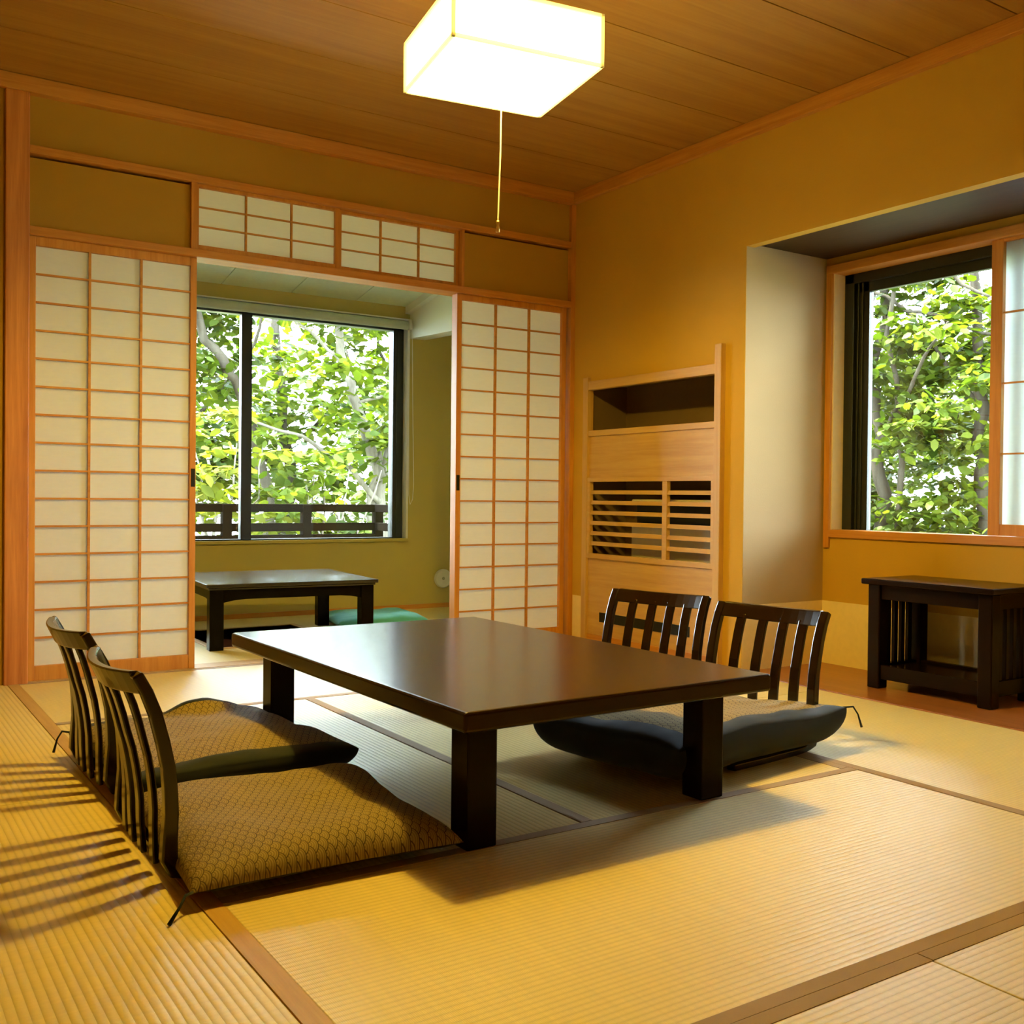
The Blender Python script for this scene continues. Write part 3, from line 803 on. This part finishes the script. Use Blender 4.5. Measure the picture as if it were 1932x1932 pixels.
# trees in view of the sunroom window
tree('multi_stem_tree', 'pale multi-stemmed tree with forked trunks behind the terrace railing, right in the far window', (4.33, 9.6, GZ),
     [([(4.33, 9.6, GZ), (4.36, 9.6, .3), (4.38, 9.6, .66), (4.25, 9.6, 1.2), (4.09, 9.6, 1.66), (3.97, 9.6, 2.01), (3.90, 9.65, 2.6), (3.8, 9.8, 4.2)], .075, .03),
      ([(4.33, 9.6, GZ), (4.25, 9.58, .4), (4.256, 9.6, .66), (4.337, 9.6, .95), (4.42, 9.6, 1.16), (4.52, 9.6, 1.6), (4.75, 9.6, 2.6)], .055, .02),
      ([(4.30, 9.55, .2), (4.20, 9.55, .64), (4.254, 9.55, .92), (4.33, 9.55, 1.2)], .030, .016),
      ([(4.45, 9.6, .2), (4.51, 9.6, .74), (4.39, 9.6, 1.05), (4.33, 9.6, 1.2)], .034, .020),
      ([(4.34, 9.55, .70), (3.93, 9.5, 1.095), (3.51, 9.5, 1.306), (3.1, 9.5, 1.42)], .030, .012),
      ([(4.1, 9.6, 1.66), (4.5, 9.4, 1.85), (4.9, 9.3, 1.9)], .018, .008),
      ([(3.97, 9.6, 2.0), (3.6, 9.5, 2.3), (3.1, 9.4, 2.5)], .02, .008)],
     cloud(RG, (4.0, 9.9, 2.4), (1.6, .8, 1.3), 46, .36, 46)+cloud(RG, (4.0, 9.3, 1.2), (1.2, .3, .5), 10, .26, 34), 'leafA', 'bark_pale', 1, .12, 'trees outside the far window')
tree('leaning_tree', 'slim tree leaning to the right behind the left pane of the far window', (3.6, 9.9, GZ),
     [([(3.6, 9.9, GZ), (3.35, 9.9, .8), (3.05, 9.9, 1.8), (2.75, 9.9, 2.2), (2.5, 9.9, 2.9), (2.3, 10, 4.2)], .06, .03),
      ([(3.05, 9.9, 1.8), (3.2, 9.7, 2.3), (3.3, 9.6, 2.9)], .02, .008)],
     cloud(RG, (2.5, 10.3, 2.3), (.9, .7, 1.3), 34, .34, 48), 'leafB', 'bark', 2, .12, 'trees outside the far window')
spots = [((2.55, 8.9, .75), (.75, .45, .75), 26, 'leafC', 'leafy yellow-green bush just behind the railing at the left pane of the far window'),
         ((3.35, 8.8, .55), (.6, .4, .6), 22, 'leafA', 'bright green bush behind the middle of the terrace railing'),
         ((4.05, 8.9, .25), (.55, .4, .5), 16, 'leafB', 'low green bush at the right end of the terrace railing'),
         ((1.2, 9.0, .8), (.9, .5, 1.0), 26, 'leafA', 'green bush hidden behind the left paper door, outside the sunroom')]
for i, (c, R, n, lf, lab) in enumerate(spots):
    st = [([(c[0], c[1], GZ), (c[0]+.05, c[1], (GZ+c[2])/2), (c[0]-.05, c[1], c[2]+.3)], .03, .01)]
    for k in range(4):
        d = RG.normal(size=2)*.45
        st.append(([(c[0], c[1], GZ+.3), (c[0]+d[0]*.5, c[1]-.05, c[2]*.4), (c[0]+d[0], c[1]+abs(d[1])*.3, c[2]+.45)], .016, .006))
    tree('garden_shrub', lab, (c[0], c[1], GZ), st, cloud(RG, c, R, n, .27, 44, .55), lf, 'bark_pale', 20+i, .115, 'shrubs behind the railing')
# deeper wood seen through both windows
deep = [(3.0, 13.0, 1.6, 'leafB'), (4.6, 13.2, 1.4, 'leafA'), (6.3, 13.0, 1.5, 'leafB'), (5.6, 10.6, 1.3, 'leafA'), (1.2, 12.6, 1.6, 'leafA'), (7.6, 11.0, 1.4, 'leafB')]
nm = ['behind the leaning tree', 'behind the forked pale tree', 'right of the forked pale tree, deep in the wood', 'beside the right frame of the far window', 'behind the left paper door', 'between the two windows']
for i, (x, y, z, lf) in enumerate(deep):
    st = [([(x, y, GZ), (x+.1, y, .8), (x-.05, y, 2.4), (x+.1, y, 4.6)], .10, .04), ([(x, y, 1.2), (x+.7, y-.3, 2.0), (x+1.1, y-.4, 2.6)], .035, .012), ([(x, y, 1.0), (x-.7, y-.2, 1.8), (x-1.0, y-.2, 2.7)], .035, .012)]
    tree('forest_tree', 'leafy forest tree '+nm[i], (x, y, GZ), st, cloud(RG, (x, y, z-.1), (1.15, .9, 1.7), 52, .42, 44), lf, 'bark', 40+i, .14, 'forest trees beyond the garden')
# trees in view of the niche window
niche = [(8.0, 6.45, 'leafB', 'bark', 'tree with a dark brown trunk at the lower left of the right window'),
         (8.3, 5.55, 'leafA', 'bark', 'light green tree at the right side of the right window'),
         (10.6, 8.7, 'leafB', 'bark', 'dense tree deep behind the dark trunk in the right window'),
         (11.0, 7.2, 'leafA', 'bark', 'bright leafy tree in the distance of the right window'),
         (9.6, 5.0, 'leafB', 'bark', 'tree hidden mostly behind the paper screen of the right window'),
         (9.9, 3.4, 'leafA', 'bark', 'far tree behind the paper screen of the right window')]
for i, (x, y, lf, bk, lab) in enumerate(niche):
    tz = 4.6
    st = [([(x, y, GZ), (x, y+.02, .45), (x, y+.05, 1.2), (x, y+.13, 2.0), (x+.1, y+.2, tz)], .085, .035),
          ([(x, y+.05, 1.3), (x-.2, y-.5, 1.9), (x-.3, y-.9, 2.3)], .025, .01), ([(x, y+.1, 1.6), (x-.2, y+.5, 2.3), (x-.2, y+.8, 2.6)], .022, .01)]
    if i == 0:
        st += [([(8.0, 6.9, 2.85), (8.0, 6.04, 2.474), (8.0, 5.4, 2.207), (8.0, 4.9, 2.0)], .018, .012), ([(7.95, 6.25, GZ), (7.95, 6.22, .99), (7.95, 6.28, 1.58), (7.95, 6.30, 2.9)], .035, .02), ([(7.9, 5.9, 3.0), (7.9, 5.55, 2.64), (7.9, 5.3, 2.5)], .022, .012)]
    tree('forest_tree', lab, (x, y, GZ), st, cloud(RG, (x+.1, y, 1.7), (.9, .85, 1.5), 56, .30, 44, 1.6)+cloud(RG, (x-.2, y, .45), (.6, .8, .35), 18, .26, 40, 1.5), lf, bk, 60+i, .105, 'trees outside the right window')
struct(bx('ground_1', M['soil'], -30, 40, 7.7, 45, GZ-.1, GZ)); struct(bx('ground_2', M['soil'], 4.6, 40, -20, 7.7, GZ-.1, GZ))

# ------------------------------------------------------------------ light
W = bpy.data.worlds.new('sky'); S.world = W; W.use_nodes = True
nt = W.node_tree
for n in list(nt.nodes): nt.nodes.remove(n)
o = nt.nodes.new('ShaderNodeOutputWorld'); bg = nt.nodes.new('ShaderNodeBackground')
bg.inputs[0].default_value = (.85, 1.0, 1.13, 1); bg.inputs[1].default_value = 35
nt.links.new(bg.outputs[0], o.inputs[0])
sun = bpy.data.lights.new('sun', 'SUN'); sun.energy = 70; sun.angle = math.radians(1.0); sun.color = (1, .96, .88)
so = bpy.data.objects.new('sun', sun); COL.objects.link(so)
so.rotation_euler = Vector((.30, -.36, -.9)).to_track_quat('-Z', 'Y').to_euler()   # direction light travels

# ------------------------------------------------------------------ camera
cam = bpy.data.cameras.new('camera'); co = bpy.data.objects.new('camera', cam); COL.objects.link(co)
r = Vector((.8164714, -.5772819, .0109571)); d = Vector((.0013253, -.0171032, -.9998529)); f = Vector((.5773844, .8163658, -.0131992))
mat = Matrix((r, -d, -f)).transposed().to_4x4(); mat.translation = (0, 0, .78)
co.matrix_world = mat
cam.sensor_width = 36; cam.sensor_fit = 'HORIZONTAL'; cam.lens = 1991.44/1932*36
cam.shift_x = -(1100.0-966)/1932; cam.shift_y = (963.43-966)/1932
cam.clip_start = .02; cam.clip_end = 200
S.camera = co
S.view_settings.view_transform = 'Standard'; S.view_settings.look = 'None'; S.view_settings.gamma = 1; S.view_settings.use_curve_mapping = False
S.view_settings.exposure = 0
try:
    S.cycles.use_denoising = True; S.cycles.max_bounces = 10; S.cycles.diffuse_bounces = 6; S.cycles.transparent_max_bounces = 12
    S.cycles.sample_clamp_indirect = 8
except Exception: pass
